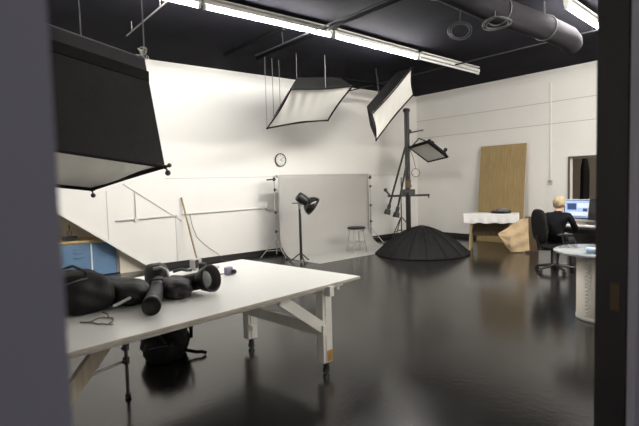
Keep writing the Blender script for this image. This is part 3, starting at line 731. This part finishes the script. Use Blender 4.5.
dk = thing('computer_desk', 'dark grey computer desk before the doorway in the right wall', 'desk', (8.55, 3.2, 0))
MB().box((8.58, 3.10, .685), (.80, 1.60, .035)).build('desk_top', M['desk'], dk, .005)
for sx in (-.36, .36):
    for sy in (-.75, .75): MB().box((8.58 + sx, 3.10 + sy, .334), (.05, .05, .667)).build('leg', M['black_metal'], dk)
MB().box((8.90, 3.10, .42), (.02, 1.45, .45)).build('modesty_panel', M['desk'], dk)
MB().box((8.22, 3.10, .63), (.03, 1.5, .07)).build('front_rail', M['black_metal'], dk)
mo = thing('computer_monitor', 'lit computer monitor with a white chin showing blue and white windows', 'monitor', (8.5, 3.55, .7025))
MB().box((8.515, 3.552, .965), (.03, .49, .36)).build('case', M['light_plastic'], mo, .006)
MB().box((8.4985, 3.552, .972), (.003, .475, .325)).build('bezel', M['glass_black'], mo)
MB().box((8.4965, 3.552, .978), (.002, .45, .290)).build('screen', M['screen'], mo)
MB().box((8.499, 3.552, .798), (.004, .488, .055)).build('chin', M['light_plastic'], mo)
MB().box((8.494, 3.66, 1.02), (.002, .15, .11)).cyl((8.4945, 3.66, 1.02), (8.4925, 3.66, 1.02), .05, n=20).build('photo_window', M['screen_dark'], mo)
MB().box((8.494, 3.47, 1.04), (.002, .20, .08)).box((8.494, 3.55, .90), (.002, .32, .06)).box((8.494, 3.38, .96), (.002, .06, .05)).build('document_window', M['screen_white'], mo)
MB().box((8.494, 3.43, .965), (.002, .10, .05)).box((8.494, 3.60, .85), (.002, .36, .012)).build('picture_strip', M['screen_dark'], mo)
MB().bar((8.56, 3.552, .71), (8.53, 3.552, .90), .18, .012, up=(1, 0, 0)).box((8.56, 3.552, .7075), (.20, .20, .010)).build('stand_foot', M['light_plastic'], mo)
kb = thing('keyboard', 'pale computer keyboard on the desk below the lit monitor', 'keyboard', (8.30, 3.45, .7025))
MB().box((8.30, 3.45, .711), (.13, .44, .016)).build('case', M['light_plastic'], kb, .004)
m = MB()
for i in range(5):
    for j in range(15): m.box((8.255 + i * .0225, 3.25 + j * .0285, .7225), (.018, .023, .007))
m.build('keys', M['white_plain'], kb)
ms = thing('mouse', 'pale computer mouse beside the keyboard', 'mouse', (8.24, 3.17, .7025))
MB().ball((8.24, 3.17, .715), (.055, .03, .018), 14, fn=lambda d: 1 if d.z > -.6 else .8).build('shell', M['light_plastic'], ms)
MB().cyl((8.215, 3.165, .733), (8.215, 3.175, .733), .006, n=8).build('scroll_wheel', M['grey_plastic'], ms)
m2 = thing('computer_monitor', 'black switched-off monitor on a pale stand next to the lit monitor', 'monitor', (8.30, 2.92, .7025))
Rm = Matrix.Rotation(math.radians(-20), 3, 'Z') @ Matrix.Rotation(math.radians(8), 3, 'Y')
MB().box((8.36, 3.155, .985), (.05, .42, .36), R=Rm).build('case', M['black_plastic'], m2, .01)
MB().box(V((8.36, 3.155, .985)) + Rm @ V((-.026, 0, 0)), (.003, .38, .32), R=Rm).build('screen', M['glass_black'], m2)
MB().prism([(8.33, 3.22, .703), (8.33, 2.94, .703), (8.33, 3.00, .84), (8.33, 3.20, .84)], (.12, 0, 0)).build('stand', M['light_plastic'], m2)

# person seated with back to the camera, facing the lit monitor
pr = thing('person', 'person with short blond hair in a black sweater seated at the lit monitor', 'person', (7.88, 3.57, 0))
yaw2 = math.radians(6); px = V((math.cos(yaw2), math.sin(yaw2), 0)); pyv = V((-px.y, px.x, 0)); pc = V((7.865, 3.60, 0))
def W(x, y, z): return pc + px * x + pyv * y + V((0, 0, z))
def skin_mesh(J, E, root, levels=2):
    me = bpy.data.meshes.new('tmp'); me.from_pydata([j[0] for j in J], E, [])
    o = bpy.data.objects.new('tmp', me); COL.objects.link(o)
    o.modifiers.new('s', 'SKIN'); 
    for i, j in enumerate(J):
        sv = me.skin_vertices[0].data[i]; r = j[1]; sv.radius = r if isinstance(r, tuple) else (r, r); sv.use_root = (i == root)
    sd = o.modifiers.new('d', 'SUBSURF'); sd.levels = levels; sd.render_levels = levels
    dg = bpy.context.evaluated_depsgraph_get(); dg.update()
    ev = bpy.data.meshes.new_from_object(o.evaluated_get(dg))
    bpy.data.objects.remove(o)
    return ev
J = []; E = []
def j(p, r, par=None):
    J.append((p, r)); i = len(J) - 1
    if par is not None: E.append((par, i))
    return i
pel = j(W(-.10, 0, .515), (.150, .115))
sp1 = j(W(-.10, 0, .62), (.140, .105), pel); sp2 = j(W(-.07, 0, .74), (.150, .108), sp1); sp3 = j(W(-.03, 0, .86), (.155, .105), sp2)
nk0 = j(W(.0, 0, .945), (.085, .07), sp3); nk = j(W(.03, 0, .985), .052, nk0); hd0 = j(W(.05, 0, 1.035), .068, nk); hd1 = j(W(.06, 0, 1.09), .084, hd0); hd2 = j(W(.06, 0, 1.13), .066, hd1)
for s_ in (-1, 1):
    sh = j(W(-.01, .165 * s_, .895), .068, sp3); ua = j(W(.02, .215 * s_, .80), .054, sh); el = j(W(.10, .235 * s_, .66), .045, ua)
    fa = j(W(.24, .20 * s_, .70), .037, el); wr = j(W(.34, .15 * s_, .735), .026, fa); pm = j(W(.385, .135 * s_, .745), (.036, .020), wr)
    for q in range(4):
        off = (q - 1.5) * .017; ln = (.055, .062, .058, .044)[q]
        f0 = j(W(.412, .135 * s_ + off, .748), .010, pm); f1 = j(W(.412 + ln * .6, .132 * s_ + off * 1.1, .752), .0085, f0); f2 = j(W(.412 + ln, .13 * s_ + off * 1.1, .738), .0075, f1)
    t0 = j(W(.385, (.135 - .04) * s_, .742), .011, pm); t1 = j(W(.415, (.135 - .052) * s_, .738), .009, t0)
    hp = j(W(-.03, .095 * s_, .50), .092, pel); th_ = j(W(.16, .115 * s_, .495), .078, hp); kn = j(W(.33, .12 * s_, .475), .060, th_)
    cf = j(W(.31, .12 * s_, .28), .052, kn); an = j(W(.27, .12 * s_, .09), .036, cf); hl = j(W(.28, .12 * s_, .045), .040, an); to = j(W(.40, .13 * s_, .032), .032, hl)
ev = skin_mesh(J, E, pel)
inv = WM[pr.name].inverted()
bo_ = bpy.data.objects.new('body', ev); COL.objects.link(bo_); bo_.parent = pr
for vtx in ev.vertices: vtx.co = inv @ vtx.co
ev.materials.clear()
for nm in ('skin', 'sweater', 'pants', 'black_plastic'): ev.materials.append(M[nm])
for p in ev.polygons:
    q = WM[pr.name] @ p.center; l = q - pc; x_, y_, z_ = l.dot(px), l.dot(pyv), q.z
    i = 1
    if z_ > .985 and abs(y_) < .12: i = 0
    elif x_ > .335 and z_ > .69: i = 0
    elif z_ < .09: i = 3
    elif z_ < .56 and (x_ > -.02 or z_ < .50): i = 2
    p.material_index = i; p.use_smooth = True
WM['body'] = WM[pr.name].copy()
# face and hair
hc = W(.060, 0, 1.085)
m = MB(); m.prism([W(.143, .012, 1.065), W(.143, -.012, 1.065), W(.138, -.004, 1.105), W(.138, .004, 1.105)], px * .022); m.build('nose', M['skin'], pr, .004)
for s_ in (-1, 1):
    MB().ball(W(.134, .033 * s_, 1.095), .011, 10).build('eye', M['eye'], pr)
    MB().ball(W(.055, .082 * s_, 1.078), (.018, .008, .028), 10).build('ear', M['skin'], pr)
MB().ball(W(.138, 0, 1.040), (.008, .024, .006), 10).build('mouth', M['lip'], pr)
rh = random.Random(5)
def hairf(d):
    f = 1 + .08 * math.sin(9 * d.x + 13 * d.z) * math.sin(11 * d.y) + .05 * math.sin(23 * d.z + 17 * d.y)
    if d.x > .45 and d.z < .45: f *= .80
    if d.z < -.55: f *= .85
    return f
m = MB().ball(hc + V((-.008, 0, .022)) , (.098, .093, .115), 36, fn=hairf)
m.build('hair', M['hair'], pr)

# round side table with cord
rt = thing('round_table', 'round glass-topped table on a cream cylinder pedestal by the black door frame', 'table', (5.56, 2.05, 0))
c = V((5.56, 2.05, 0))
MB().lathe([(0, .0), (.265, .0), (.27, .02), (.27, .715), (0, .715)], c, n=48).build('pedestal', M['cream'], rt)
MB().lathe([(.272, .0), (.276, .004), (.276, .03), (.272, .034)], c, n=48).build('base_ring', M['light_plastic'], rt)
MB().lathe([(0, .716), (.49, .716), (.50, .722), (.50, .738), (.49, .744), (0, .744)], c, n=56).build('table_top', M['frosted'], rt)
hx = []
cd = V((-.78 * .31 - .02, -.62 * .31 - .02, 0))
cpt = c + V((-.2035, -.2035, 0)) * 1.0
dirc = (V((0, 0, 0)) - c); dirc.z = 0; dirc.normalize(); side = V((-dirc.y, dirc.x, 0))
a0 = dirc * .268 * math.cos(.55) + side * (-.268 * math.sin(.55))
pts = []
for i in range(170):
    t = i / 169; a = i * .62
    pts.append(c + a0 * 1.085 + side * (.022 * math.cos(a)) + dirc * (.010 * math.sin(a)) + V((0, 0, .70 - .64 * t)))
tag(MB().tube(pts, .0055, 6).build('coiled_cord', M['light_plastic']), 'pale coiled cord hanging down the side of the cream pedestal', 'cord')
tag(MB().box(c + dirc * .10 + side * -.05 + V((0, 0, .7465)), (.21, .15, .005), rz=.5).build('paper_sheet', M['white_plain']), 'white sheet of paper lying on the round glass-topped table', 'paper')
wb = thing('water_bottle', 'crumpled clear blue plastic bottle lying on the round glass-topped table', 'bottle', c + dirc * .30 + V((0, 0, .744)))
q = c + dirc * .33 + side * -.08 + V((0, 0, .779))
MB().lathe([(0, -.09), (.03, -.088), (.034, -.06), (.029, -.02), (.034, .02), (.03, .05), (.014, .085), (.013, .10), (0, .10)], q, side, 18).build('bottle', M['blue_plastic'], wb)
MB().cyl(q + side * .098, q + side * .118, .016, n=14).build('cap', M['white_plain'], wb)

# clothes hanging in the far room
def coat(c, w_, h_, m_, label, rz):
    t = thing('hanging_coat', label, 'coat', (c[0], c[1], c[2] - h_), rz, 'coats in the dark room'); c = V(c)
    a = V((math.cos(rz), math.sin(rz), 0)); b = V((-a.y, a.x, 0))
    def fn(u, v):
        ang = u * 2 * math.pi; wv = w_ * (.55 + .45 * min(1, v * 4)) / 2 * (1 + .05 * math.sin(ang * 5 + v * 4)); dv = .09 * (.6 + .4 * min(1, v * 3)) * (1 + .15 * math.sin(ang * 4))
        return c + a * (wv * math.cos(ang)) + b * (dv * math.sin(ang)) - V((0, 0, v * h_))
    MB().grid(fn, 32, 16).build('cloth', M[m_], t)
    MB().tube([c + V((0, 0, -.02)), c + V((0, 0, .06)), c + a * .012 + V((0, 0, .10)), c + V((0, 0, .108))], .005, 6).build('hanger_hook', M['chrome'], t)
coat((12.25, 4.98, 1.95), .20, 1.0, 'black_fabric', 'narrow black garment hanging at the left inside the dark doorway', 1.2)
coat((12.25, 4.32, 1.95), .36, .9, 'brown_coat', 'brown coat hanging behind the black monitor in the dark doorway', 1.2)
tag(MB().cyl((12.25, 2.3, 2.08), (12.25, 6.4, 2.08), .015, n=8).build('clothes_rail', M['chrome']), 'rail holding coats in the dark room beyond the doorway', 'rail')

# ------------------------------------------------------------------ main table
C1 = V((2.799, 2.950, 0)); ta = math.radians(188.3); U = V((math.cos(ta), math.sin(ta), 0)); Wd = V((U.y, -U.x, 0))
LT, WT, HT = 2.62, 1.62, .74
tb_ = thing('shooting_table', 'large white-topped trestle table on casters in the foreground', 'table', C1 + U * 1.3 + Wd * .8)
def TP(a, b, z): return C1 + U * a + Wd * b + V((0, 0, z))
rzT = math.atan2(-U.y, -U.x)
MB().box(TP(LT / 2, WT / 2, HT - .010), (LT, WT, .020), rz=rzT).build('table_top', M['table_white'], tb_, .002)
MB().box(TP(LT / 2, .0, HT - .0115), (LT + .002, .006, .021), rz=rzT).box(TP(0, WT / 2, HT - .0115), (.006, WT, .021), rz=rzT).build('edge_strip', M['ply_edge'], tb_)
for b in (.045, 1.00):
    lg = MB().box(TP(.38, b, .405), (.075, .030, .62), rz=rzT).box(TP(.43, b + .028, .405), (.030, .075, .62), rz=rzT)
    lo_ = lg.build('leg', M['table_leg'], tb_, .002)
    MB().box(TP(.375, b - .004, .148), (.067, .028, .09), rz=rzT).build('tape', M['amber'], lo_) if b < .1 else None
    cq = TP(.40, b + .01, 0)
    MB().cyl(cq + V((0, 0, .05)), cq + V((0, 0, .10)), .014, n=10).box(cq + V((0, 0, .062)), (.035, .03, .05), rz=rzT).build('caster_fork', M['black_metal'], tb_)
    MB().cyl(cq + Wd * .014 + V((0, 0, .028)), cq - Wd * .014 + V((0, 0, .028)), .028, n=16).build('caster_wheel', M['black_plastic'], tb_)
MB().bar(TP(.44, .02, .365), TP(.44, 1.06, .385), .04, .09).build('cross_rail', M['table_leg'], tb_, .002)
MB().bar(TP(.40, .05, .36), TP(.88, .05, .70), .025, .085, up=(0, 0, 1)).build('diagonal_brace', M['table_leg'], tb_, .002)
MB().box(TP(.40, .52, .685), (.05, 1.1, .08), rz=rzT).build('top_rail', M['table_leg'], tb_, .002)
MB().bar(TP(.2, .04, .71), TP(2.5, .04, .71), .03, .03).build('front_batten', M['table_leg'], tb_)
MB().cyl(TP(.26, .05, .67), TP(.26, .05, .71), .03, n=12).bar(TP(.26, .05, .70), TP(.34, .05, .70), .03, .02).build('edge_clamp', M['table_leg'], tb_)
MB().cyl(TP(.44, .98, .22), TP(.47, .93, .22), .028, n=12).build('rail_bolt', M['table_leg'], tb_)
# folding steel end with a plank brace
f0 = V((1.03, 3.60, 0)); f1 = V((.40, 2.98, 0)); f2 = V((.55, 3.95, 0))
for q in (f0, f2, V((.30, 3.30, 0))):
    MB().cyl(q + V((0, 0, .012)), q + V((0, 0, .70)), .012, n=10).build('steel_leg', M['grey_steel'], tb_)
    MB().cyl(q, q + V((0, 0, .03)), .022, n=10).build('leg_foot', M['black_plastic'], tb_)
for z in (.28, .38): MB().box(f0 + V((0, 0, z)), (.034, .034, .05), rz=.4).cyl(f0 + V((.0, -.0, z)), f0 + V((-.04, -.05, z + .01)), .010, n=8).build('leg_clamp', M['black_plastic'], tb_)
MB().cyl(f0 + V((0, 0, .28)), V((.30, 3.30, .28)), .011, n=8).build('stretcher', M['chrome'], tb_)
MB().cyl(f0 + V((0, 0, .385)), f0 + V((-.10, -.05, .70)), .014, n=8).build('leg_strut', M['table_leg'], tb_)
MB().bar(V((.40, 2.76, .36)), V((.80, 2.98, .71)), .03, .10, up=(0, 0, 1)).build('plank_brace', M['pale_plank'], tb_, .002)

# ------------------------------------------------------------------ things on the table
ZT = HT + .001
def lump(c, r, rz=0, amp=.08, sd=1, flat=-.55):
    rr = random.Random(sd); ph = [rr.uniform(0, 6.28) for _ in range(6)]
    def f(d):
        q = 1 + amp * (math.sin(4 * d.x + ph[0]) * math.sin(5 * d.y + ph[1]) + .6 * math.sin(9 * d.z + 7 * d.x + ph[2]) * math.cos(8 * d.y + ph[3]))
        se = 1 / (abs(d.x) ** 3.2 + abs(d.y) ** 3.2 + abs(d.z) ** 3.2) ** (1 / 3.2)
        q *= min(se, 1.35)
        return q
    m = MB().ball(c, r, 40, R=Matrix.Rotation(rz, 3, 'Z'), fn=f)
    return m
def on_floor(m, z):
    for p in m.v: p.z = max(p.z, z)
    return m
db = thing('duffel_bag', 'big black soft equipment bag on the white table, nearest the grey door jamb', 'bag', (.70, 3.55, ZT))
on_floor(lump((.70, 3.55, ZT + .115), (.20, .30, .135), .2, .05, 3), ZT).build('bag_body', M['black_fabric'], db)
MB().tube([(.60, 3.40, ZT + .235), (.58, 3.36, ZT + .30), (.66, 3.35, ZT + .32), (.74, 3.38, ZT + .27), (.76, 3.42, ZT + .22)], .010, 6).build('carry_strap', M['navy_fabric'], db)
MB().tube([(.56, 3.32, ZT + .20), (.70, 3.30, ZT + .235), (.82, 3.40, ZT + .22), (.86, 3.62, ZT + .22)], .005, 6).build('zip', M['grey_cable'], db)
fb = thing('folded_bag', 'flat folded black bag with a pale strap beside the big black equipment bag', 'bag', (1.02, 3.62, ZT))
on_floor(lump((1.01, 3.58, ZT + .065), (.15, .28, .085), .15, .06, 8), ZT).build('bag_body', M['grey_bag'], fb)
MB().tube([(.87, 3.26, ZT + .035), (.93, 3.28, ZT + .05), (.99, 3.30, ZT + .065), (1.05, 3.33, ZT + .085)], .011, 8).build('pale_strap', M['light_plastic'], fb)
cdp = []
for i in range(40):
    t = i / 39; a = t * 2 * math.pi
    cdp.append(V((.755 + .055 * math.cos(a) + .012 * math.sin(2 * a), 3.055 + .085 * math.sin(a), ZT + .006 + .002 * math.sin(5 * a))))
cdp += [V((.80, 3.12, ZT + .010)), V((.81, 3.18, ZT + .014)), V((.80, 3.26, ZT + .012))]
m = MB().tube(cdp, .0045, 6).tube([(.70, 3.08, ZT + .006), (.67, 3.10, ZT + .006), (.64, 3.13, ZT + .006)], .0055, 6)
tag(m.build('loose_cord', M['cord_tan']), 'thin tan cord lying in a loop at the front edge of the white table', 'cord')

def flash(p0, p1, r, label, ring=False):
    p0 = V(p0); p1 = V(p1); a = (p1 - p0).normalized(); L_ = (p1 - p0).length
    t = thing('flash_head', label, 'flash head', ((p0.x + p1.x) / 2, (p0.y + p1.y) / 2, ZT), 0, 'flash heads on the table')
    MB().lathe([(0, 0), (r * .8, 0), (r * .92, .02), (r * .92, L_ * .60), (r, L_ * .64), (r, L_ * .93)], p0, a, 24).build('body', M['grey_bag'], t)
    MB().lathe([(r, L_ * .90), (r * 1.10, L_ * .92), (r * 1.10, L_), (r * .98, L_), (r * .94, L_ * .965), (0, L_ * .965)], p0, a, 24).build('front_ring', M['black_metal'], t)
    MB().lathe([(r * .95, 0), (r * .97, .005), (r * .97, .03), (r * .95, .035)], p0 + a * L_ * .25, a, 24).build('trim_ring', M['grey_plastic'], t)
    s_ = a.cross(V((0, 0, 1))).normalized()
    MB().tube([p0 + a * L_ * .3 + s_ * r * .95, p0 + a * L_ * .3 + s_ * r * .8 + V((0, 0, r * 1.15)), p0 + a * L_ * .3 - s_ * r * .8 + V((0, 0, r * 1.15)), p0 + a * L_ * .3 - s_ * r * .95], .009, 8).build('handle', M['black_plastic'], t)
    return t, p0, a, L_
t, p0, a, L_ = flash((1.30, 3.60, ZT + .085), (1.02, 2.98, ZT + .060), .054, 'black cylindrical flash head pointing to the front edge of the white table')
t2 = thing('flash_head', 'black flash head standing behind, with a pale curved yoke', 'flash head', (1.40, 3.80, ZT), 0, 'flash heads on the table')
on_floor(lump((1.36, 3.80, ZT + .09), (.075, .10, .105), .3, .04, 12), ZT).build('body', M['grey_bag'], t2)
MB().tube([(1.30, 3.72, .91), (1.36, 3.70, .915), (1.39, 3.66, .89), (1.37, 3.56, .85), (1.33, 3.44, .83), (1.31, 3.34, .815)], .012, 8).build('yoke', M['pale_yoke'], t2)
on_t = on_floor(lump((1.36, 3.44, ZT + .055), (.12, .20, .070), -.25, .08, 21), ZT)
sc2 = thing('soft_case', 'limp charcoal soft case lying between two flash heads on the table', 'case', (1.36, 3.44, ZT))
on_t.build('case_body', M['grey_bag'], sc2)
MB().tube([(1.26, 3.30, ZT + .08), (1.33, 3.27, ZT + .085), (1.41, 3.32, ZT + .10), (1.46, 3.42, ZT + .11)], .006, 6).build('seam', M['grey_plastic'], sc2)
rf = V((1.56, 3.28, ZT + .114)); ax = V((.40, -.86, .22)).normalized()
t3 = thing('flash_head', 'flash head with a wide black ring reflector, last in the row of gear', 'flash head', (1.52, 3.40, ZT), 0, 'flash heads on the table')
MB().lathe([(0, -.30), (.062, -.30), (.066, -.27), (.066, -.06)], rf, ax, 24).build('body', M['grey_bag'], t3)
MB().lathe([(.066, -.08), (.085, -.05), (.102, .01), (.104, .03), (.096, .03), (.08, -.01), (.06, -.03), (.03, -.035)], rf, ax, 32).build('reflector', M['black_metal'], t3)
MB().lathe([(.062, -.028), (.045, -.02), (.03, -.005), (0, .002)], rf, ax, 24).build('lens', M['grey_plastic'], t3)
sm = thing('colour_checker_box', 'small brown and white printed carton behind the ring flash head', 'box', (1.93, 4.33, ZT))
MB().box((1.93, 4.33, ZT + .05), (.11, .06, .10), rz=.5).build('carton', M['light_plastic'], sm, .004)
MB().box(V((1.93, 4.33, ZT + .06)) + Matrix.Rotation(.5, 3, 'Z') @ V((-.022, -.031, 0)), (.05, .004, .08), rz=.5).build('dark_panel', M['black_plastic'], sm)
MB().box(V((1.93, 4.33, ZT + .05)) + Matrix.Rotation(.5, 3, 'Z') @ V((.030, -.031, 0)), (.04, .004, .05), rz=.5).build('orange_panel', M['amber'], sm)
tag(MB().lathe([(0, 0), (.035, 0), (.038, .01), (.038, .07), (.03, .078), (0, .078)], (1.94, 4.20, ZT), n=18).build('tape_roll', M['grey_bag']), 'small dark cylinder in front of the printed carton on the table', 'container')
tag(MB().lathe([(0, 0), (.05, 0), (.055, .008), (.055, .018), (.045, .024), (0, .022)], (2.09, 4.27, ZT), n=20).build('lens_cap', M['light_plastic']), 'small pale disc lying beyond the ring flash head on the table', 'cap')
pu = thing('sync_trigger', 'little violet-grey device with a cable, alone near the far table corner', 'device', (2.03, 3.86, ZT))
MB().box((2.03, 3.86, ZT + .035), (.07, .05, .07), rz=.3).build('body', M['purple'], pu, .008)
MB().ball((2.07, 3.83, ZT + .025), .024, 10).build('dial', M['black_plastic'], pu)
MB().tube([(2.0, 3.87, ZT + .012), (1.95, 3.90, ZT + .006), (1.90, 3.95, ZT + .006), (1.84, 3.97, ZT + .006)], .005, 6).build('cable', M['purple'], pu)
tag(MB().tube([(1.66, 4.22, ZT + .032), (1.72, 4.18, ZT + .05), (1.78, 4.20, ZT + .03), (1.84, 4.24, ZT + .018)], .014, 8).build('cable_bundle', M['black_plastic']), 'short black bundle of cable behind the soft case on the table', 'cable')

# backpack on the floor
bp = thing('backpack', 'black crumpled backpack lying on the glossy floor behind the white table', 'backpack', (1.57, 4.25, 0))
def bpf(d):
    q = 1 + .06 * math.sin(7 * d.x + 1) * math.sin(6 * d.z + 2) + .04 * math.sin(17 * d.y + 9 * d.z) + .03 * math.sin(23 * d.x - 11 * d.z)
    return q / (abs(d.x) ** 2.7 + abs(d.y) ** 2.7 + abs(d.z) ** 2.7) ** (1 / 2.7)
R3 = Matrix.Rotation(-.65, 3, 'Z')
on_floor(MB().ball((1.57, 4.25, .155), (.20, .17, .20), 44, R=R3, fn=bpf), .002).build('bag_body', M['black_fabric'], bp)
on_floor(MB().ball((1.47, 4.13, .10), (.14, .07, .11), 30, R=R3, fn=bpf), .002).build('front_pocket', M['black_fabric'], bp)
MB().tube([(1.44, 4.32, .28), (1.40, 4.22, .30), (1.45, 4.10, .26), (1.50, 4.05, .17)], .014, 8).build('shoulder_strap', M['navy_fabric'], bp)
MB().tube([(1.68, 4.20, .25), (1.74, 4.15, .33), (1.77, 4.13, .30), (1.76, 4.12, .16)], .016, 8).build('top_handle', M['black_trim'], bp)
MB().tube([(1.70, 4.12, .06), (1.78, 4.06, .035), (1.82, 4.04, .035), (1.86, 4.03, .015)], .016, 8).build('loose_strap', M['black_trim'], bp)
MB().tube([(1.36, 4.10, .15), (1.44, 4.04, .17), (1.55, 4.03, .16)], .004, 6).build('zip', M['grey_cable'], bp)
